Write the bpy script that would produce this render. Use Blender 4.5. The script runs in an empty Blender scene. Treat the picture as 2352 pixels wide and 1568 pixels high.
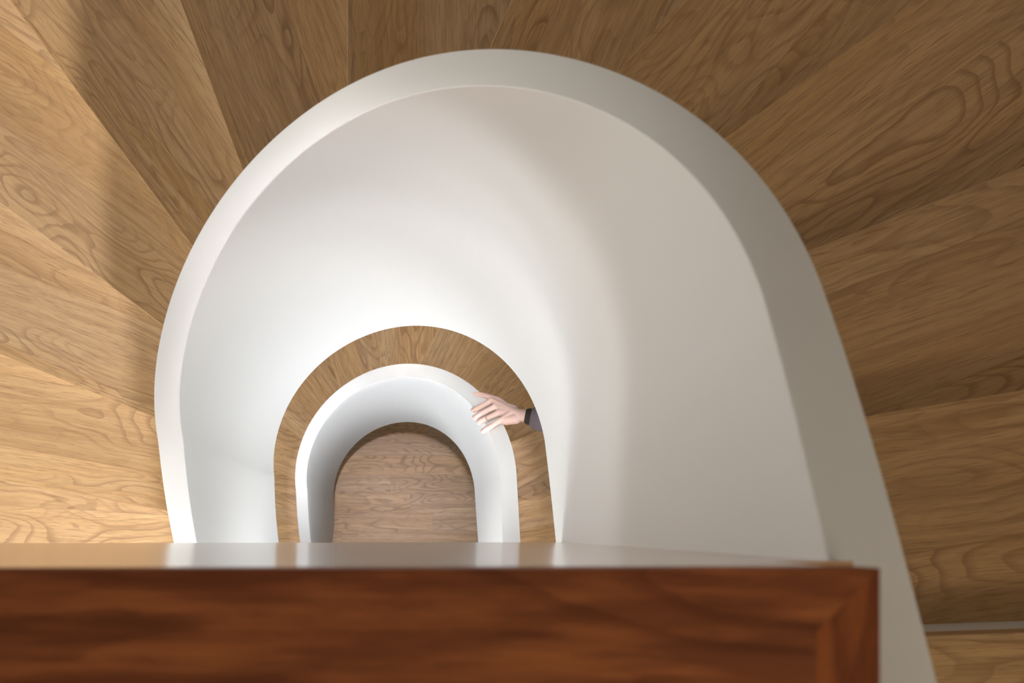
import bpy, bmesh, math, random
import numpy as np
from mathutils import Vector

random.seed(7)
C = bpy.context.scene.collection
scene = bpy.context.scene

# ------------------------------------------------------------------ units
U = 0.657            # metres per survey unit, vertical
F = 2300.0           # focal length in pixels of the 2352 wide frame
UH = U * 1600 / F    # metres per survey unit, horizontal
ZG = 12.0            # ground floor, survey units below the camera
def W(x, y, z):      # survey (x right, y away, z depth below camera) -> world metres
    return Vector((x * UH, y * UH, (ZG - z) * U))

# ------------------------------------------------------------------ camera
cam_d = bpy.data.cameras.new('camera')
cam = bpy.data.objects.new('camera', cam_d); C.objects.link(cam)
cam.location = W(0, 0, 0); cam.rotation_euler = (0, 0, 0)
cam_d.sensor_width = 36; cam_d.lens = F / 2352 * 36
cam_d.shift_x = (1176 - 941.13) / 2352
cam_d.shift_y = (1220.98 - 784) / 2352
cam_d.clip_start = 0.02
cam_d.dof.use_dof = True; cam_d.dof.focus_distance = 3.2; cam_d.dof.aperture_fstop = 6.3
scene.camera = cam

# ------------------------------------------------------------------ world, light, exposure
world = bpy.data.worlds.new('world'); scene.world = world; world.use_nodes = True
bg = world.node_tree.nodes['Background']
bg.inputs[0].default_value = (0.86, 0.92, 1.0, 1); bg.inputs[1].default_value = 0.06
scene.view_settings.view_transform = 'Standard'; scene.view_settings.look = 'None'
scene.view_settings.gamma = 1; scene.view_settings.exposure = 0.28
scene.view_settings.use_curve_mapping = False

def area(name, loc, target, sx, sy, power, col, spread=180):
    d = bpy.data.lights.new(name, 'AREA'); d.shape = 'RECTANGLE'; d.size = sx; d.size_y = sy
    d.energy = power; d.color = col; d.spread = math.radians(spread)
    o = bpy.data.objects.new(name, d); C.objects.link(o); o.location = loc
    o.rotation_euler = (Vector(target) - Vector(loc)).to_track_quat('-Z', 'Y').to_euler()
    return o
# low daylight from far west under an added slab, windows below, and added fill lights
area('west_daylight', W(-11.0, -1.0, 4.22), W(0, 0.8, 3.6), 3.5, 0.13, 85, (0.95, 0.97, 1.0))
area('south_window_daylight', W(-0.35, -4.1, 4.95), W(-0.3, 1.4, 4.2), 0.9, 0.34, 10, (0.88, 0.94, 1.0))
area('middle_storey_fill', W(-0.3, -4.1, 6.1), W(-0.2, 1.4, 7.0), 1.0, 0.7, 27, (0.80, 0.90, 1.0))  # added fill that brightens the lower flight and the inner apex
area('left_steps_fill', W(-2.7, -2.6, 3.7), W(-2.4, 0.3, 5.2), 0.8, 0.5, 12, (1.0, 0.96, 0.90))  # added fill for the lower left steps
area('lower_flight_fill', W(-0.2, -2.0, 5.3), W(0.0, 1.0, 8.3), 0.5, 0.5, 9, (0.95, 0.97, 1.0))  # invented source, lifts the lower rail tops and treads
area('ground_window_daylight', W(-1.0, -4.1, 9.3), W(0.0, 1.0, 9.6), 1.7, 1.8, 9, (0.66, 0.80, 1.0))
area('ground_floor_fill', W(-0.1, -1.7, 7.8), W(-0.1, 0.5, 12), 0.5, 0.5, 3, (0.98, 0.95, 0.95))  # no lamp known here, added to brighten the ground floor
area('upper_west_fill', W(-9.0, -0.3, 1.95), W(0.6, 0.6, 1.8), 2.2, 0.5, 66, (1.0, 0.94, 0.86))  # added fill from the west for the right inner wall, no window built
area('upper_south_fill', W(-6.6, -3.6, 2.05), W(-0.2, 1.4, 2.3), 1.1, 0.4, 26, (0.98, 0.98, 1.0))  # added fill from the southwest for the upper apex, no window built
area('stairwell_fill', W(-0.25, 0.7, -1.3), W(-0.25, 0.7, 12), 0.15, 0.15, 2.7, (0.97, 0.97, 1.0), 17)  # invented narrow beam down the well, brightens lower rail tops and treads
for lx, ly, lz, tx, ty, tz in ((-0.3, 2.7, 6.5, -0.2, 1.7, 8.9), (-2.6, 1.0, 7.2, -1.5, 0.8, 9.6), (2.1, 1.1, 5.4, 0.95, 0.8, 8.0)):
    area('lower_treads_fill', W(lx, ly, lz), W(tx, ty, tz), 0.4, 0.4, 3.0, (1.0, 0.96, 0.92))  # added fills above the lower treads, no fixtures there
area('upper_right_fill', W(2.4, -2.4, -1.3), W(1.9, 1.2, 3), 0.35, 0.35, 6.2, (1.0, 0.82, 0.55))  # added warm fill for the upper right treads, source unseen
area('upper_apex_fill', W(0.2, -1.6, -1.3), W(0.2, 0.6, 3), 0.5, 0.5, 1.7, (1.0, 0.84, 0.60))  # added warm fill behind the camera for the top of the apex
sd = bpy.data.lights.new('sun', 'SUN'); sd.energy = 0.95; sd.angle = math.radians(1.2); sd.color = (1.0, 0.93, 0.82)
sun = bpy.data.objects.new('sun', sd); C.objects.link(sun)
sun.rotation_euler = (W(-2.02, 0, 5.3) - W(-3.96, 0, -1.4)).to_track_quat('-Z', 'Y').to_euler()
sun.location = W(-5, 0, -3)

# ------------------------------------------------------------------ tags and mesh helpers
def tag(o, label=None, cat=None, group=None, kind=None):
    if label: o['label'] = label
    if cat: o['category'] = cat
    if group: o['group'] = group
    if kind: o['kind'] = kind
    return o
def link_mesh(name, verts, faces, mat, parent=None, smooth=False, uv=None, seed=None):
    me = bpy.data.meshes.new(name)
    me.from_pydata([tuple(p) for p in verts], [], faces)
    me.validate(); me.update()
    if uv is not None:
        lay = me.uv_layers.new(name='UVMap')
        for l in me.loops:
            lay.data[l.index].uv = uv[l.vertex_index]
    if seed is not None:
        at = me.attributes.new('seed', 'FLOAT', 'POINT')
        for d in at.data: d.value = seed
    bm = bmesh.new(); bm.from_mesh(me); bmesh.ops.recalc_face_normals(bm, faces=bm.faces); bm.to_mesh(me); bm.free()
    me.materials.append(mat)
    if smooth:
        for p in me.polygons: p.use_smooth = True
    o = bpy.data.objects.new(name, me); C.objects.link(o)
    if parent: o.parent = parent
    return o
def box(name, a, b, mat, parent=None, bevel=0.0, axis_uv=0, seed=0.0):
    # a, b: opposite corners in world metres
    (x0, y0, z0), (x1, y1, z1) = a, b
    x0, x1 = min(x0, x1), max(x0, x1); y0, y1 = min(y0, y1), max(y0, y1); z0, z1 = min(z0, z1), max(z0, z1)
    vs = [(x, y, z) for z in (z0, z1) for y in (y0, y1) for x in (x0, x1)]
    fs = [(0, 2, 3, 1), (4, 5, 7, 6), (0, 1, 5, 4), (2, 6, 7, 3), (0, 4, 6, 2), (1, 3, 7, 5)]
    if axis_uv == 0: uv = [(x, y + z * 1.01) for x, y, z in vs]
    else: uv = [(y, x + z * 1.01) for x, y, z in vs]
    o = link_mesh(name, vs, fs, mat, parent, uv=uv, seed=seed)
    if bevel:
        m = o.modifiers.new('bevel', 'BEVEL'); m.width = bevel; m.segments = 3
    return o
def empty(name, loc):
    o = bpy.data.objects.new(name, None); C.objects.link(o); o.location = loc; o.empty_display_size = 0.2
    return o
def adopt(o, parent):       # parent without moving
    o.parent = parent; o.matrix_parent_inverse = parent.matrix_basis.inverted()

# ------------------------------------------------------------------ materials
class NT:
    def __init__(s, name):
        s.m = bpy.data.materials.new(name); s.m.use_nodes = True
        s.t = s.m.node_tree; s.b = s.t.nodes['Principled BSDF']
    def n(s, typ, **k):
        nd = s.t.nodes.new(typ)
        for a, b in k.items(): setattr(nd, a, b)
        return nd
    def put(s, sock, val):
        if hasattr(val, 'is_output') or isinstance(val, bpy.types.NodeSocket): s.t.links.new(val, sock)
        elif val is not None: sock.default_value = val
    def math(s, op, a, b=None, c=None, clamp=False):
        nd = s.n('ShaderNodeMath', operation=op); nd.use_clamp = clamp
        s.put(nd.inputs[0], a)
        if b is not None: s.put(nd.inputs[1], b)
        if c is not None: s.put(nd.inputs[2], c)
        return nd.outputs[0]
    def comb(s, x, y, z=0.0):
        nd = s.n('ShaderNodeCombineXYZ')
        for i, q in enumerate((x, y, z)): s.put(nd.inputs[i], q)
        return nd.outputs[0]
    def noise(s, vec, scale, detail=2.0, rough=0.5, dist=0.0):
        nd = s.n('ShaderNodeTexNoise'); s.put(nd.inputs['Vector'], vec)
        nd.inputs['Scale'].default_value = scale; nd.inputs['Detail'].default_value = detail
        nd.inputs['Roughness'].default_value = rough; nd.inputs['Distortion'].default_value = dist
        return nd.outputs['Fac']
    def mix(s, fac, a, b, blend='MIX'):
        nd = s.n('ShaderNodeMix', data_type='RGBA', blend_type=blend)
        s.put(nd.inputs[0], fac); s.put(nd.inputs[6], a); s.put(nd.inputs[7], b)
        return nd.outputs[2]
    def smooth(s, x, lo, hi):
        nd = s.n('ShaderNodeMapRange', interpolation_type='SMOOTHSTEP'); s.put(nd.inputs[0], x)
        nd.inputs[1].default_value = lo; nd.inputs[2].default_value = hi
        return nd.outputs[0]

def wood(name, light, mid, dark, board=0.25, rough=0.42, ring=14.0, ring_amt=0.62, pore=0.75, coat=0.0, tint=0.16, seam=0.4, board_len=None, blotch=0.0, coat_rough=0.10):
    s = NT(name)
    uvn = s.n('ShaderNodeUVMap'); uvn.uv_map = 'UVMap'
    sep = s.n('ShaderNodeSeparateXYZ'); s.t.links.new(uvn.outputs[0], sep.inputs[0])
    u, v = sep.outputs[0], sep.outputs[1]
    at = s.n('ShaderNodeAttribute', attribute_name='seed'); seed = at.outputs['Fac']
    bv = s.math('DIVIDE', s.math('ADD', v, s.math('MULTIPLY', seed, 0.37)), board)
    idx = s.math('FLOOR', bv); fr = s.math('SUBTRACT', bv, idx)
    end = None
    if board_len:
        wn0 = s.n('ShaderNodeTexWhiteNoise', noise_dimensions='2D'); s.put(wn0.inputs['Vector'], s.comb(idx, seed))
        bu = s.math('ADD', s.math('DIVIDE', u, board_len), wn0.outputs['Value'])
        iu = s.math('FLOOR', bu); fu = s.math('SUBTRACT', bu, iu)
        idx = s.math('ADD', idx, s.math('MULTIPLY', iu, 17.3))
        end = s.math('MULTIPLY', s.math('MINIMUM', fu, s.math('SUBTRACT', 1.0, fu)), board_len)
    wn = s.n('ShaderNodeTexWhiteNoise', noise_dimensions='2D'); s.put(wn.inputs['Vector'], s.comb(idx, seed))
    r = wn.outputs['Value']
    sc = s.n('ShaderNodeSeparateColor'); s.t.links.new(wn.outputs['Color'], sc.inputs[0])
    off = s.math('MULTIPLY', r, 40.0)
    zz = s.math('ADD', off, s.math('MULTIPLY', seed, 3.1))
    # slow warp so that the grain wanders
    warp = s.noise(s.comb(s.math('MULTIPLY', u, 1.1), s.math('MULTIPLY', v, 2.2), zz), 1.0, 2)
    vw = s.math('ADD', v, s.math('MULTIPLY', s.math('SUBTRACT', warp, 0.5), 0.14))
    # growth rings: contours of a stretched field, wavy near the figure
    f1 = s.noise(s.comb(s.math('MULTIPLY', u, 2.1), s.math('MULTIPLY', vw, 8.0), zz), 1.0, 1.3, 0.35)
    f2 = s.noise(s.comb(s.math('MULTIPLY', u, 12.0), s.math('MULTIPLY', vw, 26.0), zz), 1.0, 2, 0.5)
    fld = s.math('ADD', s.math('MULTIPLY', f1, ring), s.math('MULTIPLY', f2, 0.55))
    saw = s.math('FRACT', fld)
    ringm = s.math('MULTIPLY', s.smooth(saw, 0.5, 0.93), s.math('SUBTRACT', 1.0, s.smooth(saw, 0.93, 1.0)))
    patch = s.smooth(s.noise(s.comb(s.math('MULTIPLY', u, 0.9), s.math('MULTIPLY', v, 3.0), s.math('ADD', zz, 9.0)), 1.0, 1), 0.38, 0.62)
    ringm = s.math('MULTIPLY', ringm, s.math('ADD', 0.12, s.math('MULTIPLY', patch, 0.95)))
    # streaks and pores
    st = s.noise(s.comb(s.math('MULTIPLY', u, 1.6), s.math('MULTIPLY', vw, 60.0), zz), 1.0, 5, 0.65)
    st2 = s.noise(s.comb(s.math('MULTIPLY', u, 0.7), s.math('MULTIPLY', vw, 9.0), s.math('ADD', zz, 4.0)), 1.0, 2, 0.5)
    po = s.noise(s.comb(s.math('MULTIPLY', u, 14.0), s.math('MULTIPLY', vw, 420.0), zz), 1.0, 2, 0.6)
    pom = s.math('MULTIPLY', s.smooth(po, 0.52, 0.72), pore)
    c = s.mix(s.smooth(st2, 0.3, 0.7), light, mid)
    c = s.mix(s.math('MULTIPLY', s.smooth(st, 0.40, 0.68), 0.42), c, dark)
    c = s.mix(s.math('MULTIPLY', ringm, ring_amt), c, dark)
    c = s.mix(pom, c, dark)
    if blotch:
        bl = s.noise(s.comb(s.math('MULTIPLY', u, 7.0), s.math('MULTIPLY', v, 50.0), zz), 1.0, 4, 0.6)
        c = s.mix(s.math('MULTIPLY', s.smooth(bl, 0.35, 0.62), blotch), c, dark)
        s.b.inputs['Specular IOR Level'].default_value = 0.15
    # knots
    kv = s.n('ShaderNodeTexVoronoi'); s.put(kv.inputs['Vector'], s.comb(s.math('MULTIPLY', u, 1.0), s.math('MULTIPLY', vw, 1.7), zz)); kv.inputs['Scale'].default_value = 1.3
    kn = s.math('SUBTRACT', 1.0, s.smooth(kv.outputs['Distance'], 0.004, 0.012))
    c = s.mix(s.math('MULTIPLY', kn, 0.7), c, (0.02, 0.008, 0.004, 1))
    # board to board tone
    hsv = s.n('ShaderNodeHueSaturation'); s.t.links.new(c, hsv.inputs['Color'])
    wt = s.n('ShaderNodeTexWhiteNoise', noise_dimensions='1D'); s.put(wt.inputs['W'], seed)
    s.put(hsv.inputs['Value'], s.math('ADD', 1.0 - tint * 1.35, s.math('ADD', s.math('MULTIPLY', sc.outputs[0], 1.3 * tint), s.math('MULTIPLY', wt.outputs['Value'], 1.4 * tint))))
    s.put(hsv.inputs['Saturation'], s.math('ADD', 0.94, s.math('MULTIPLY', sc.outputs[1], 0.12)))
    c = hsv.outputs[0]
    ed = s.math('MULTIPLY', s.math('MINIMUM', fr, s.math('SUBTRACT', 1.0, fr)), board)
    if end is not None: ed = s.math('MINIMUM', ed, end)
    sm = s.math('MULTIPLY', s.math('SUBTRACT', 1.0, s.smooth(ed, 0.0004, 0.0018)), seam)
    c = s.mix(sm, c, dark)
    s.t.links.new(c, s.b.inputs['Base Color'])
    s.put(s.b.inputs['Roughness'], s.math('ADD', rough, s.math('MULTIPLY', st, 0.12)))
    s.b.inputs['Coat Weight'].default_value = coat; s.b.inputs['Coat Roughness'].default_value = coat_rough
    bp = s.n('ShaderNodeBump'); bp.inputs['Strength'].default_value = 0.12; bp.inputs['Distance'].default_value = 0.0006
    s.t.links.new(s.math('SUBTRACT', 1.0, s.math('ADD', pom, s.math('MULTIPLY', st, 0.3))), bp.inputs['Height'])
    s.t.links.new(bp.outputs[0], s.b.inputs['Normal'])
    return s.m

def plaster(name, col, rough=0.55, amt=0.03):
    s = NT(name)
    tc = s.n('ShaderNodeTexCoord'); g = s.n('ShaderNodeNewGeometry')
    n1 = s.noise(g.outputs['Position'], 1.3, 3)
    n2 = s.noise(g.outputs['Position'], 160.0, 2)
    c = s.mix(s.math('MULTIPLY', n1, amt * 2), col, tuple(q * 0.93 for q in col[:3]) + (1,))
    s.t.links.new(c, s.b.inputs['Base Color'])
    s.b.inputs['Roughness'].default_value = rough
    bp = s.n('ShaderNodeBump'); bp.inputs['Strength'].default_value = 0.10; bp.inputs['Distance'].default_value = 0.0006
    s.t.links.new(n2, bp.inputs['Height']); s.t.links.new(bp.outputs[0], s.b.inputs['Normal'])
    return s.m
def plain(name, col, rough=0.6, metal=0.0, sss=0.0):
    s = NT(name)
    g = s.n('ShaderNodeNewGeometry')
    n1 = s.noise(g.outputs['Position'], 30.0, 3)
    c = s.mix(s.math('MULTIPLY', n1, 0.4), col, tuple(q * 0.8 for q in col[:3]) + (1,))
    s.t.links.new(c, s.b.inputs['Base Color'])
    s.b.inputs['Roughness'].default_value = rough; s.b.inputs['Metallic'].default_value = metal
    if sss: s.b.inputs['Subsurface Weight'].default_value = sss; s.b.inputs['Subsurface Radius'].default_value = (0.02, 0.008, 0.004)
    return s.m

OAK = wood('oak', (0.68, 0.435, 0.215, 1), (0.58, 0.35, 0.155, 1), (0.27, 0.135, 0.05, 1), tint=0.12)
OAKF = wood('oak_floor', (0.52, 0.325, 0.165, 1), (0.43, 0.25, 0.12, 1), (0.22, 0.12, 0.055, 1), board=0.15, board_len=1.3, tint=0.10)
CHERRY = wood('varnished_hardwood', (0.42, 0.125, 0.028, 1), (0.26, 0.060, 0.012, 1), (0.060, 0.010, 0.004, 1),
              board=5.0, rough=0.55, ring=9.0, ring_amt=0.35, pore=0.15, coat=0.0, tint=0.02, seam=0.0, blotch=0.55)
FASCIA = wood('varnished_fascia_hardwood', (0.60, 0.36, 0.18, 1), (0.48, 0.27, 0.13, 1), (0.20, 0.10, 0.04, 1),
              board=5.0, rough=0.34, ring=16.0, ring_amt=0.8, pore=0.6, coat=1.0, coat_rough=0.15, tint=0.02, seam=0.0)
WHITE = plaster('white_paint', (0.80, 0.80, 0.785, 1), 0.5)
WALLM = plaster('wall_paint', (0.50, 0.48, 0.45, 1), 0.8)

# ------------------------------------------------------------------ stair survey
V = [-0.25318, 0.49864, 0.13611, -0.00347, 4.3732, 2.62037, -0.04569, 16.47315, 941.12886, 1220.98537, 1.03593, 0.11758, -0.0397, 0.04083, 0.01562, 2.81903, 0.0, 5.02478, 4.07541, 3.53097, 3.01788, 2.49484, 2.04458, 1.61874, 1.24983, 0.85338, 0.00249, 0.00077, -0.00107, -0.06605, -0.061, -0.11697, 0.10926, -0.07542, -0.35876, -0.18219, -0.00638, 0.07114]
KN = np.array([-1.2, -.3, .5, 1.1, 1.7, 2.3, 2.9, 3.6, 4.6]); NP = 17
def splin(s, z):
    z = np.array(z); n = len(KN); h = np.diff(KN)
    A = np.eye(n); b = np.zeros(n)
    for i in range(1, n - 1):
        A[i, i - 1] = h[i - 1]; A[i, i] = 2 * (h[i - 1] + h[i]); A[i, i + 1] = h[i]
        b[i] = 6 * ((z[i + 1] - z[i]) / h[i] - (z[i] - z[i - 1]) / h[i - 1])
    m = np.linalg.solve(A, b)
    i = np.clip(np.searchsorted(KN, s) - 1, 0, n - 2); hh = h[i]; a = (KN[i + 1] - s) / hh; c = (s - KN[i]) / hh
    r = a * z[i] + c * z[i + 1] + ((a ** 3 - a) * m[i] + (c ** 3 - c) * m[i + 1]) * hh ** 2 / 6
    s0 = (z[1] - z[0]) / h[0] - m[1] * h[0] / 6; s1 = (z[-1] - z[-2]) / h[-1] + m[-2] * h[-1] / 6
    return np.where(s < KN[0], z[0] + s0 * (s - KN[0]), np.where(s > KN[-1], z[-1] + s1 * (s - KN[-1]), r))
def plan(s, off):
    th = np.pi - np.clip(s, 0, np.pi)
    def base(t):
        r = 1 + V[13] * np.sin(t) ** 2 * np.cos(t) + V[14] * np.sin(t) ** 2 * np.cos(2 * t)
        return r * np.cos(t), r * np.sin(t) * V[10]
    x, y = base(th); e = 1e-4; x1, y1 = base(th + e); x0, y0 = base(th - e)
    tx, ty = x1 - x0, y1 - y0; L = np.hypot(tx, ty)
    x = x + ty / L * off; y = y - tx / L * off
    l = np.minimum(s, 0); x = x + V[11] * l; y = y + l
    r = np.maximum(s - np.pi, 0); x = x + V[12] * r; y = y - r
    return x + V[0], y + V[1]
LEVEL = 4.05          # past this the rail runs level along the landing
def survey(s):
    s = np.asarray(s, float); e = V[NP + 9:]
    q = np.clip((s - 1.57) / 1.57, -1.6, 1.9)
    th = V[2] + V[3] * q + e[0] * q ** 2 + e[1] * q ** 3 + e[2] * np.cos(3 * q)
    xi, yi = plan(s, 0 * s); xo, yo = plan(s, th)
    sl = np.minimum(s, LEVEL); q = np.clip((sl - 1.57) / 1.57, -1.6, 1.9)
    Z = splin(sl, V[NP:NP + 9])
    h = V[5] + V[6] * q + e[3] * q ** 2 + e[4] * q ** 3 + e[11] * np.cos(3 * q)
    H = V[4] + e[5] * q + e[6] * q ** 2 + e[7] * q ** 3
    h2 = V[15] + e[8] * q + e[9] * q ** 2 + e[10] * q ** 3
    return xi, yi, xo, yo, Z, Z + h, Z + H, np.minimum(Z + H + h2, ZG)

# room rectangle around the stair (survey units)
RX0, RX1, RY0, RY1 = -3.5, 3.15, -4.2, 4.0
GP = 0.012               # shadow gap between stair and walls
ZL = 2.45                  # upper landing
RISE = 0.27; STOREY = 4.42
# nosing lines as seen, (x, y) pixels at the balustrade and further out
EL = [((388, 1174), (0, 1103)), ((356, 958), (0, 812.6)), ((373, 745), (0, 465)), ((440, 566), (23, 0)), ((558.5, 394), (413, 0)),
      ((797, 200), (797, 0)), ((1125, 110), (1175, 0)), ((1420, 163), (1550, 17)), ((1664.5, 317.5), (2009, 69)),
      ((1860, 574), (2352, 382)), ((1990, 955), (2352, 895)), ((2124, 1460), (2352, 1452))]
lines = []
for i, (a, b) in enumerate(EL):
    z = ZL + RISE * (11 - i)
    pa = Vector(((a[0] - V[8]) * z / 1600, -(a[1] - V[9]) * z / 1600)); pb = Vector(((b[0] - V[8]) * z / 1600, -(b[1] - V[9]) * z / 1600))
    lines.append((pa, (pb - pa).normalized(), z))
for k in range(1, 6):      # straight steps below, under the landing
    p, d, z = lines[0]
    lines.insert(0, (Vector((p.x, p.y - 0.50)), Vector((-1, 0.06 if k < 2 else 0.0)).normalized(), z + RISE))
SS = np.linspace(-3.4, 5.2, 1800)
def hit_s(p, d):           # where a nosing line meets the middle of the balustrade
    xi, yi, xo, yo = survey(SS)[:4]
    cx, cy = (xi + xo) / 2, (yi + yo) / 2
    rel = np.stack([cx - p.x, cy - p.y], -1)
    dist = np.abs(rel[:, 0] * d.y - rel[:, 1] * d.x)
    along = rel[:, 0] * d.x + rel[:, 1] * d.y
    dist = dist + np.where((along > 0.1) | (along < -1.6), 9, 0)
    return float(SS[int(np.argmin(dist))])
def hit_rect(p, d):
    t = 1e9
    if d.x > 1e-6: t = min(t, (RX1 - p.x) / d.x)
    if d.x < -1e-6: t = min(t, (RX0 - p.x) / d.x)
    if d.y > 1e-6: t = min(t, (RY1 - p.y) / d.y)
    if d.y < -1e-6: t = min(t, (RY0 - p.y) / d.y)
    return p + d * t
def rect_par(q):           # clockwise position on the rectangle starting at lower left
    if abs(q.x - RX0) < 1e-4: return q.y - RY0
    if abs(q.y - RY1) < 1e-4: return (RY1 - RY0) + q.x - RX0
    return (RY1 - RY0) + (RX1 - RX0) + RY1 - q.y
CORN = [(RY1 - RY0, Vector((RX0, RY1))), (RY1 - RY0 + RX1 - RX0, Vector((RX1, RY1)))]
SL = [hit_s(p, d) for p, d, z in lines]
def sector(i, j, grow_a=0.0, grow_b=0.0):
    """polygon between nosing line i and line j, from inside the balustrade to the room wall"""
    pa, da, _ = lines[i]; pb, db, _ = lines[j]
    na = Vector((da.y, -da.x)); nb = Vector((db.y, -db.x))        # towards rising s
    pa2 = pa + na * grow_a; pb2 = pb + nb * grow_b
    sa, sb = hit_s(pa2, da), hit_s(pb2, db)
    ss = np.linspace(sa, sb, 14); xi, yi, xo, yo = survey(ss)[:4]
    inner = [Vector(((a + c) / 2, (b + d) / 2)) for a, b, c, d in zip(xi, yi, xo, yo)]
    A = hit_rect(pa2, da); B = hit_rect(pb2, db)
    ra, rb = rect_par(A), rect_par(B)
    outer = [A] + [c for r, c in CORN if ra < r < rb] + [B]
    return inner, outer

def prism(name, poly, z0, z1, mat, parent, uvfun=None, seed=0.0, bevel=0.0):
    n = len(poly)
    vs = [W(p.x, p.y, z0) for p in poly] + [W(p.x, p.y, z1) for p in poly]
    fs = [tuple(range(n)), tuple(range(2 * n - 1, n - 1, -1))] + [(k, (k + 1) % n, n + (k + 1) % n, n + k) for k in range(n)]
    uv = [uvfun(p, 0) for p in poly] + [uvfun(p, 0.03) for p in poly] if uvfun else None
    o = link_mesh(name, vs, fs, mat, parent, uv=uv, seed=seed)
    if bevel:
        m = o.modifiers.new('bevel', 'BEVEL'); m.width = bevel; m.segments = 2; m.limit_method = 'ANGLE'; m.angle_limit = math.radians(40)
    return o

def balustrade(name, s0, s1, top, bot, parent):
    ss = np.concatenate([np.arange(s0, 0, 0.05), np.arange(0, np.pi, 0.025), np.arange(np.pi, s1 + 1e-6, 0.05)])
    sv = survey(ss); xi, yi, xo, yo = sv[:4]; zt = sv[top]; zb = sv[bot]
    b = 0.006
    rings = []
    for k in range(len(ss)):
        I = Vector((xi[k], yi[k])); O = Vector((xo[k], yo[k])); r = (O - I).normalized()
        prof = []
        for m in range(5):
            a = m / 4 * math.pi / 2
            prof.append((I + r * (b - b * math.cos(a)), zt[k] + b - b * math.sin(a)))
        for m in range(5):
            a = (1 - m / 4) * math.pi / 2
            prof.append((O - r * (b - b * math.cos(a)), zt[k] + b - b * math.sin(a)))
        NS = 10
        prof += [(O, zt[k] + b + (zb[k] - zt[k] - b) * t / NS) for t in range(1, NS + 1)]
        prof += [(I, zb[k] - (zb[k] - zt[k] - b) * t / NS) for t in range(0, NS)]
        rings.append([W(p.x, p.y, z) for p, z in prof])
    m = len(rings[0]); vs = [p for r in rings for p in r]
    fs = [(a * m + k, a * m + (k + 1) % m, (a + 1) * m + (k + 1) % m, (a + 1) * m + k) for a in range(len(rings) - 1) for k in range(m)]
    fs += [tuple(range(m)), tuple((len(rings) - 1) * m + k for k in range(m - 1, -1, -1))]
    o = link_mesh(name, vs, fs, WHITE, parent, smooth=True)
    o.modifiers.new('es', 'EDGE_SPLIT').split_angle = math.radians(35)
    return o

def soffit(name, s0, s1, bot, parent):
    sa = max(s0, SL[0]); n = 70
    vs = []; fs = []
    for k in range(n + 1):
        s = sa + (s1 - sa) * k / n
        j = min(max(np.searchsorted(SL, s) - 1, 0), len(SL) - 2)
        t = min(max((s - SL[j]) / (SL[j + 1] - SL[j]), 0), 1)
        p = lines[j][0].lerp(lines[j + 1][0], t); d = lines[j][1].lerp(lines[j + 1][1], t).normalized()
        sv = survey([s]); zb = float(sv[bot][0])
        I = Vector(((sv[0][0] + sv[2][0]) / 2, (sv[1][0] + sv[3][0]) / 2))
        Q = hit_rect(p, d)
        for z in (zb - 0.02, zb - 0.12):
            vs += [W(I.x, I.y, z), W(Q.x, Q.y, z)]
        if k: 
            a, b = (k - 1) * 4, k * 4
            fs += [(a, a + 1, b + 1, b), (a + 2, b + 2, b + 3, a + 3), (a, b, b + 2, a + 2), (a + 1, a + 3, b + 3, b + 1)]
    fs += [(0, 2, 3, 1), (n * 4, n * 4 + 1, n * 4 + 3, n * 4 + 2)]
    return link_mesh(name, vs, fs, WHITE, parent)

def flight(name, dz, top, bot, label, s0):
    root = empty(name, W(-2.4, -2.6, lines[0][2] + dz))
    tag(root, label, 'staircase')
    kids = [balustrade('balustrade', s0, LEVEL + 0.9, top, bot, None)]
    tag(kids[0], 'smooth white curved balustrade wall')
    kids.append(soffit('soffit', s0, 3.95, bot, None))
    for i in range(len(lines) - 1):
        z = lines[i][2] + dz
        if z > ZG - 0.05: continue
        inner, outer = sector(i, i + 1, 0.0, 0.012)
        poly = inner + outer[::-1]
        p, d, _ = lines[i]; sd = (i * 7 + (0 if dz == 0 else 3)) % 23 + 0.5
        def uvf(q, ex, p=p, d=d, sd=sd):
            r = q - p
            return ((r.x * d.x + r.y * d.y) * UH + sd * 1.7, (r.x * d.y - r.y * d.x) * UH + ex)
        kids.append(prism('tread', poly, z, z + 0.09, OAK, None, uvf, seed=sd, bevel=0.002))
        inner, outer = sector(i, i, 0.003, 0.03)
        kids.append(prism('riser', inner[:1] + outer[:1] + outer[-1:] + inner[-1:], z + 0.088, z + RISE + 0.002, WHITE, None))
    inner, outer = sector(len(lines) - 1, len(lines) - 1, 0.003, 0.03)
    kids.append(prism('riser', inner[:1] + outer[:1] + outer[-1:] + inner[-1:], ZL + dz + 0.088, ZL + dz + RISE, WHITE, None))
    for k in kids: adopt(k, root)
    return root
bpy.context.view_layer.update()
flight('winding_staircase', 0.0, 4, 5, 'upper flight of oak winder steps curving behind a tall white balustrade', -2.6)
flight('winding_staircase', STOREY, 6, 7, 'lower flight of oak steps seen deep inside the stairwell around a narrow white balustrade', -2.2)

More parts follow.
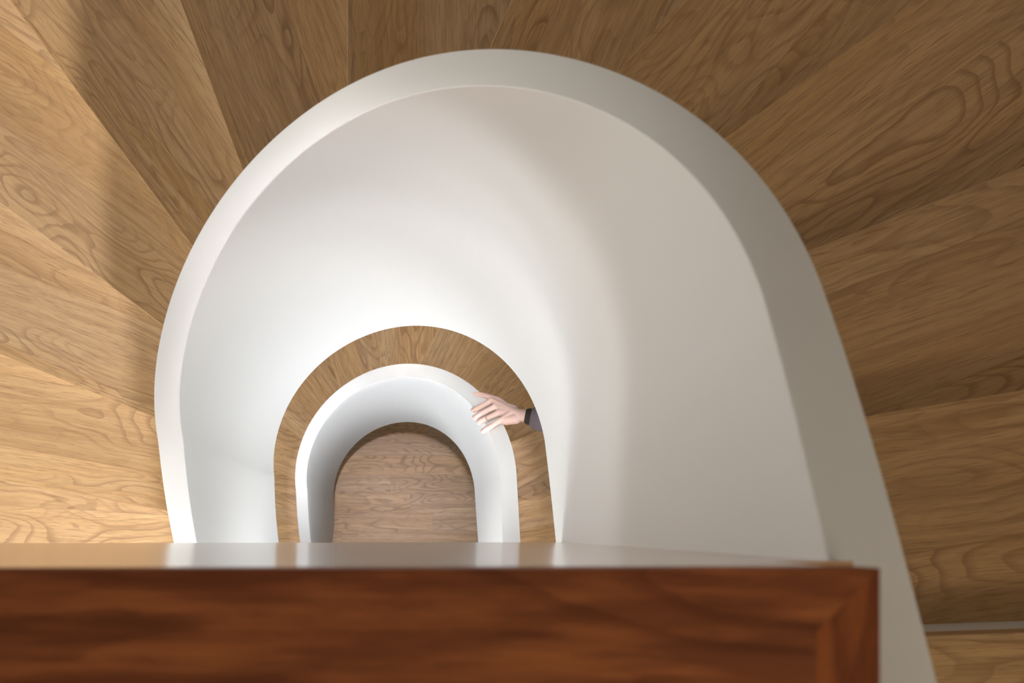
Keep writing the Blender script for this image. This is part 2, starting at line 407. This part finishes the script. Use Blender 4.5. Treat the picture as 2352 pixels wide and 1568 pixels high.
# ------------------------------------------------------------------ the setting
YP = -0.049                # face of the landing edge
def uvx(q, ex): return (q.x * UH, q.y * UH + ex)
fl = box('floor', W(-9, RY0, ZG), W(RX1, RY1, ZG + 0.3), OAKF); tag(fl, kind='structure')
for z, nm in ((ZL, 'upper'), (ZL + STOREY, 'middle')):
    p, d, _ = lines[-1]; q = hit_rect(p, d)
    right = [Vector((0.80, RY0)), Vector((0.80, p.y - (p.x - 0.80) * d.y / d.x)), q, Vector((RX1, RY0))]
    o = prism('floor', right, z, z + 0.09, OAK, None, uvx, seed=5.2, bevel=0.002); tag(o, kind='structure')
    yl = YP - 0.10 if nm == 'upper' else lines[0][0].y - 0.5
    left = [Vector((RX0, RY0)), Vector((RX0, yl)), Vector((0.80, yl)), Vector((0.80, RY0))]
    o = prism('floor', left, z, z + 0.09, OAK, None, uvx, seed=6.2); tag(o, kind='structure')
    for pl in (right, left):
        pl2 = [Vector((a.x, min(a.y, (a.y - 0.05)) if a.y > RY0 else a.y)) for a in pl]
        o = prism('trim_%d' % (1 if nm == 'upper' else 2), pl2, z + 0.09, z + 0.80, WHITE, None); tag(o, kind='structure')
tag(box('wall_back', W(-9, RY1 + GP, -1.4), W(RX1 + 0.3, RY1 + 0.3, ZG), WALLM), kind='structure')
tag(box('wall_right', W(RX1 + GP, RY0, -1.4), W(RX1 + 0.3, RY1, ZG), WALLM), kind='structure')
tag(box('wall_front', W(-9, RY0 - 0.3, -1.4), W(RX1 + 0.3, RY0, ZG), WALLM), kind='structure')
tag(box('ceiling', W(-3.96, RY0 - 0.3, -1.4), W(RX1 + 0.3, RY1 + 0.3, -1.7), WALLM), kind='structure')

tag(box('floor', W(-14, RY0, ZL), W(-5.5, RY1, 3.35), WALLM), kind='structure')  # unseen slab, added to cut off the west daylight from above
# ------------------------------------------------------------------ parapet of the upper landing in front of the camera
PZ = 0.94; YL = -0.054; XL = -2.15
par = empty('landing_parapet', W(-0.6, YP - 0.2, ZL)); tag(par, 'dark reddish varnished wooden parapet top with a glossy side face in the foreground', 'parapet')
bpy.context.view_layer.update()
xr = (2021 - V[8]) * PZ / 1600; lip = 0.086
kids = []
def quad_prism(name, pts, z0, z1, mat, axis, seed, bevel=0.0):
    f = (lambda q, ex: (q.x * UH, q.y * UH + ex)) if axis == 0 else (lambda q, ex: (q.y * UH, q.x * UH + ex))
    return prism(name, [Vector(p) for p in pts], z0, z1, mat, None, f, seed=seed, bevel=bevel)
ybk = -0.62
kids.append(quad_prism('top_board', [(XL, YL), (xr, YP), (xr - lip, YP - lip), (xr - lip, ybk), (XL, ybk)], PZ, PZ + 0.06, CHERRY, 0, 1.0))
kids.append(quad_prism('end_strip', [(xr, YP), (xr, ybk), (xr - lip, ybk), (xr - lip, YP - lip)], PZ, PZ + 0.06, CHERRY, 1, 2.0))
sd = survey(np.array([3.6]))
# side face: runs right until it meets the inner face of the white balustrade
sq = np.linspace(3.3, 4.2, 60); xw = float(survey(sq)[0][np.argmin(np.abs(survey(sq)[1] - YP))])
fz = [(XL, PZ + 0.055), (xr - 0.03, PZ + 0.055), (xr - 0.03, 1.17), (xw + 0.02, 1.17), (xw + 0.02, 3.33), (XL, 3.33)]
fy = lambda x: YP - 0.0005 + (YL - YP) * (xr - x) / (xr - XL)
fv = [W(x, fy(x), z) for x, z in fz] + [W(x, YP - 0.06, z) for x, z in fz]; nf = len(fz)
ff = [tuple(range(nf)), tuple(range(2 * nf - 1, nf - 1, -1))] + [(k, (k + 1) % nf, nf + (k + 1) % nf, nf + k) for k in range(nf)]
kids.append(link_mesh('side_fascia', fv, ff, FASCIA, None, uv=[(p.x, p.z + p.y) for p in fv], seed=4.0))
for k in kids: adopt(k, par)

# ------------------------------------------------------------------ person coming down the lower flight, left hand on the balustrade
SKIN = plain('skin', (0.86, 0.60, 0.52, 1), 0.5, sss=0.15)
KNIT = plain('dark_knit', (0.045, 0.032, 0.026, 1), 0.9)
JACKET = plain('mauve_wool', (0.20, 0.16, 0.18, 1), 0.9)
DENIM = plain('dark_denim', (0.03, 0.035, 0.05, 1), 0.85)
SHOE = plain('shoe_leather', (0.03, 0.02, 0.015, 1), 0.5)
HAIR = plain('brown_hair', (0.06, 0.035, 0.02, 1), 0.6)
SILVER = plain('silver', (0.8, 0.8, 0.8, 1), 0.25, metal=1.0)
EYE = plain('eye', (0.75, 0.75, 0.73, 1), 0.2)
def capsules(chains, name, mat, parent, voxel, smooth=4, blobs=()):
    bm = bmesh.new()
    for ch in chains:
        for k in range(len(ch) - 1):
            (p, r), (q, t) = ch[k], ch[k + 1]; p = Vector(p); q = Vector(q); d = q - p
            if d.length < 1e-5: continue
            M = d.to_track_quat('Z', 'Y').to_matrix().to_4x4(); M.translation = (p + q) / 2
            bmesh.ops.create_cone(bm, cap_ends=True, segments=20, radius1=r, radius2=t, depth=d.length, matrix=M)
        for p, r in ch:
            M = __import__('mathutils').Matrix.Translation(Vector(p))
            bmesh.ops.create_uvsphere(bm, u_segments=20, v_segments=12, radius=r, matrix=M)
    for p, sc, yaw in blobs:
        Mx = __import__('mathutils').Matrix
        M = Mx.Translation(Vector(p)) @ Mx.Rotation(yaw, 4, 'Z') @ Mx.Diagonal((sc[0], sc[1], sc[2], 1))
        bmesh.ops.create_uvsphere(bm, u_segments=28, v_segments=18, radius=1.0, matrix=M)
    me = bpy.data.meshes.new(name); bm.to_mesh(me); bm.free()
    me.materials.append(mat)
    o = bpy.data.objects.new(name, me); C.objects.link(o)
    if voxel:
        m = o.modifiers.new('remesh', 'REMESH'); m.mode = 'VOXEL'; m.voxel_size = voxel; m.use_smooth_shade = True
        m = o.modifiers.new('smooth', 'SMOOTH'); m.factor = 0.5; m.iterations = smooth
    else:
        for p in me.polygons: p.use_smooth = True
    if parent: adopt(o, parent)
    return o
SQ = np.linspace(0.2, 3.8, 500); SVQ = survey(SQ); RXM = (SVQ[0] + SVQ[2]) / 2; RYM = (SVQ[1] + SVQ[3]) / 2
def over_rail(px, py, h):      # point h metres above the lower balustrade's top
    z = 6.3
    for _ in range(6):
        x = (px - V[8]) * z / 1600; y = -(py - V[9]) * z / 1600
        zt = float(SVQ[6][np.argmin((RXM - x) ** 2 + (RYM - y) ** 2)]); z = zt - h / U
    return W(x, y, z)
wr = over_rail(1196, 953, 0.045)
elb = wr + Vector((0.235, -0.045, 0.03))
sh = elb + Vector((0.06, 0.13, 0.235))
left = Vector((-0.8, -0.6, 0)); fwd = Vector((-0.6, 0.8, 0)); up = Vector((0, 0, 1))
ctr = Vector((sh.x, sh.y, 0)) - left * 0.185
dg = bpy.context.evaluated_depsgraph_get()
def ground(p, z0):
    ok, hit, *_ = scene.ray_cast(dg, Vector((p.x, p.y, z0)), Vector((0, 0, -1)))
    return hit.z if ok else z0 - 1
fl_p = ctr + left * 0.09 + fwd * 0.10; fr_p = ctr - left * 0.09 - fwd * 0.12
gl = ground(fl_p, sh.z - 0.7); gr = ground(fr_p, sh.z - 0.7)
hip = Vector((ctr.x, ctr.y, sh.z - 0.50))
root = empty('person', Vector((ctr.x, ctr.y, min(gl, gr))))
tag(root, 'person in a mauve grey jacket on the lower flight gripping the white balustrade', 'person')
bpy.context.view_layer.update()
def at(a, b, c): return ctr + left * a + fwd * b + up * c
zs = sh.z
fingers = []
FN = [((1129, 920), (1094, 939), (-7, 3), 0.0118), ((1138, 934), (1097, 955), (-7, 3), 0.0124), ((1145, 948), (1106, 967), (-6, 3), 0.0120), ((1154, 963), (1115, 986), (-6, 4), 0.0112)]
for a, b, dd, r in FN:
    m = over_rail(a[0], a[1], 0.036); pm = over_rail((a[0] * 0.55 + b[0] * 0.45), (a[1] * 0.55 + b[1] * 0.45), 0.034)
    p = over_rail(b[0], b[1], 0.010); q = over_rail(b[0] + dd[0], b[1] + dd[1], -0.016); t = over_rail(b[0] + dd[0] + 1, b[1] + dd[1], -0.042)
    fingers.append([(m, r * 1.16), (pm, r * 1.0), (p, r * 1.04), (q, r * 0.95), (t, r * 0.82)])
thumb = [(over_rail(1172, 942, 0.030), 0.017), (over_rail(1146, 920, 0.020), 0.0145), (over_rail(1120, 910, 0.014), 0.0115), (over_rail(1103, 906, 0.010), 0.0105), (over_rail(1090, 904, 0.009), 0.0085)]
palm = [[(wr, 0.023), (over_rail(1180, 948, 0.038), 0.020), (f[0][0], 0.0125)] for f in fingers]
palm += [[(over_rail(1185, 962, 0.036), 0.020), (over_rail(1162, 966, 0.030), 0.017), (over_rail(1150, 966, 0.028), 0.0135)]]
palm += [[(over_rail(1180, 940, 0.034), 0.019), (over_rail(1152, 930, 0.030), 0.016), (over_rail(1134, 925, 0.030), 0.013)]]
relbow = sh - left * 0.37 - up * 0.28 - left * 0.06; rw = relbow + fwd * 0.12 - up * 0.22
rh = rw + fwd * 0.03 - up * 0.09
rsh = sh - left * 0.37
kn_l = Vector((fl_p.x, fl_p.y, gl)) * 0.5 + (hip + left * 0.09) * 0.5 + fwd * 0.05; kn_r = Vector((fr_p.x, fr_p.y, gr)) * 0.5 + (hip - left * 0.09) * 0.5 + fwd * 0.06
an_l = Vector((fl_p.x, fl_p.y, gl + 0.09)); an_r = Vector((fr_p.x, fr_p.y, gr + 0.09))
neck = Vector((ctr.x, ctr.y, zs + 0.06)); head = neck + up * 0.145 + fwd * 0.03
torso = [(hip, 0.105), (hip + up * 0.2, 0.105), (hip + up * 0.38, 0.12), (neck - up * 0.04, 0.075), (neck + up * 0.05, 0.052)]
chains = [torso, [(hip + left * 0.06, 0.10), (hip - left * 0.06, 0.10)], [(rsh, 0.06), (neck - up * 0.09, 0.085), (sh, 0.06)],
          [(hip + up * 0.33 + left * 0.05, 0.11), (hip + up * 0.33 - left * 0.05, 0.11)],
          [(sh, 0.055), (elb, 0.040), (elb.lerp(wr, 0.3), 0.040), (wr, 0.024)], [(rsh, 0.055), (relbow, 0.040), (rw, 0.026), (rh, 0.03)],
          [(hip + left * 0.09, 0.09), (kn_l, 0.058), (an_l, 0.038)], [(hip - left * 0.09, 0.09), (kn_r, 0.058), (an_r, 0.038)],
          [(an_l, 0.036), (an_l + fwd * 0.13 - up * 0.055, 0.028)], [(an_r, 0.036), (an_r + fwd * 0.13 - up * 0.055, 0.028)]]
for k in range(4):
    b = rh + left * (0.022 * k - 0.033) - up * 0.02
    chains.append([(b, 0.010), (b - up * (0.055 + 0.006 * (k in (1, 2))) + fwd * 0.015, 0.008), (b - up * 0.085 + fwd * 0.035, 0.007)])
chains.append([(rw + fwd * 0.01 - up * 0.02, 0.013), (rh + left * 0.045 + fwd * 0.02, 0.010), (rh + left * 0.05 + fwd * 0.03 - up * 0.04, 0.008)])
yaw = math.atan2(fwd.y, fwd.x)
blobs = [(head + up * 0.02, (0.096, 0.075, 0.10), yaw), (head + fwd * 0.03 - up * 0.06, (0.062, 0.052, 0.06), yaw),
         (head + fwd * 0.098 - up * 0.02, (0.016, 0.012, 0.022), yaw), (head + fwd * 0.088 - up * 0.058, (0.010, 0.024, 0.008), yaw),
         (head + left * 0.078 - up * 0.01, (0.016, 0.008, 0.030), yaw), (head - left * 0.078 - up * 0.01, (0.016, 0.008, 0.030), yaw)]
body = capsules(chains + palm + fingers + [thumb], 'body', SKIN, root, 0.0030, 4, blobs)
for sgn in (1, -1):
    capsules([[(head + fwd * 0.083 + left * 0.031 * sgn + up * 0.008, 0.0125)]], 'eye', EYE, root, 0)
capsules([], 'hair', HAIR, root, 0.005, 3, [(head - fwd * 0.022 + up * 0.042, (0.098, 0.090, 0.100), yaw), (head - fwd * 0.065 - up * 0.04, (0.045, 0.07, 0.08), yaw)])
w2 = wr.lerp(elb, 0.16); w3 = wr.lerp(elb, 0.31)
capsules([[(w2, 0.034), (wr.lerp(elb, 0.4), 0.042), (elb, 0.050)]], 'sweater', KNIT, root, 0.005, 3)
capsules([[(w3, 0.050), (elb, 0.066), (sh, 0.080)], [(rsh, 0.075), (neck - up * 0.10, 0.095), (sh, 0.075)], [(rsh, 0.07), (relbow, 0.058), (rw + up * 0.02, 0.042)],
          [(hip - up * 0.04, 0.14), (hip + up * 0.2, 0.125), (hip + up * 0.36, 0.14)], [(hip + up * 0.33 + left * 0.06, 0.125), (hip + up * 0.33 - left * 0.06, 0.125)],
          [(hip + left * 0.06, 0.125), (hip - left * 0.06, 0.125)]], 'jacket', JACKET, root, 0.006, 3)
capsules([[(hip + left * 0.085, 0.11), (kn_l, 0.078), (an_l + up * 0.02, 0.062)], [(hip - left * 0.085, 0.11), (kn_r, 0.078), (an_r + up * 0.02, 0.062)]], 'trousers', DENIM, root, 0.007, 3)
for an in (an_l, an_r):
    capsules([[(an - up * 0.045 - fwd * 0.02, 0.044), (an - up * 0.05 + fwd * 0.09, 0.040), (an - up * 0.055 + fwd * 0.17, 0.034)], [(an - up * 0.03, 0.048), (an, 0.047)]], 'shoe', SHOE, root, 0.005, 2)
# ring on the ring finger
f = fingers[2]; a = f[1][0]; d = (f[2][0] - f[1][0]).normalized()
rp = a.lerp(f[2][0], 0.35)
bpy.ops.mesh.primitive_torus_add(major_radius=0.0128, minor_radius=0.0016, major_segments=32, minor_segments=8, location=rp, rotation=d.to_track_quat('Z', 'Y').to_euler())
rg = bpy.context.object; rg.name = 'ring'; rg.data.materials.append(SILVER); adopt(rg, root); rg['label'] = 'silver ring'
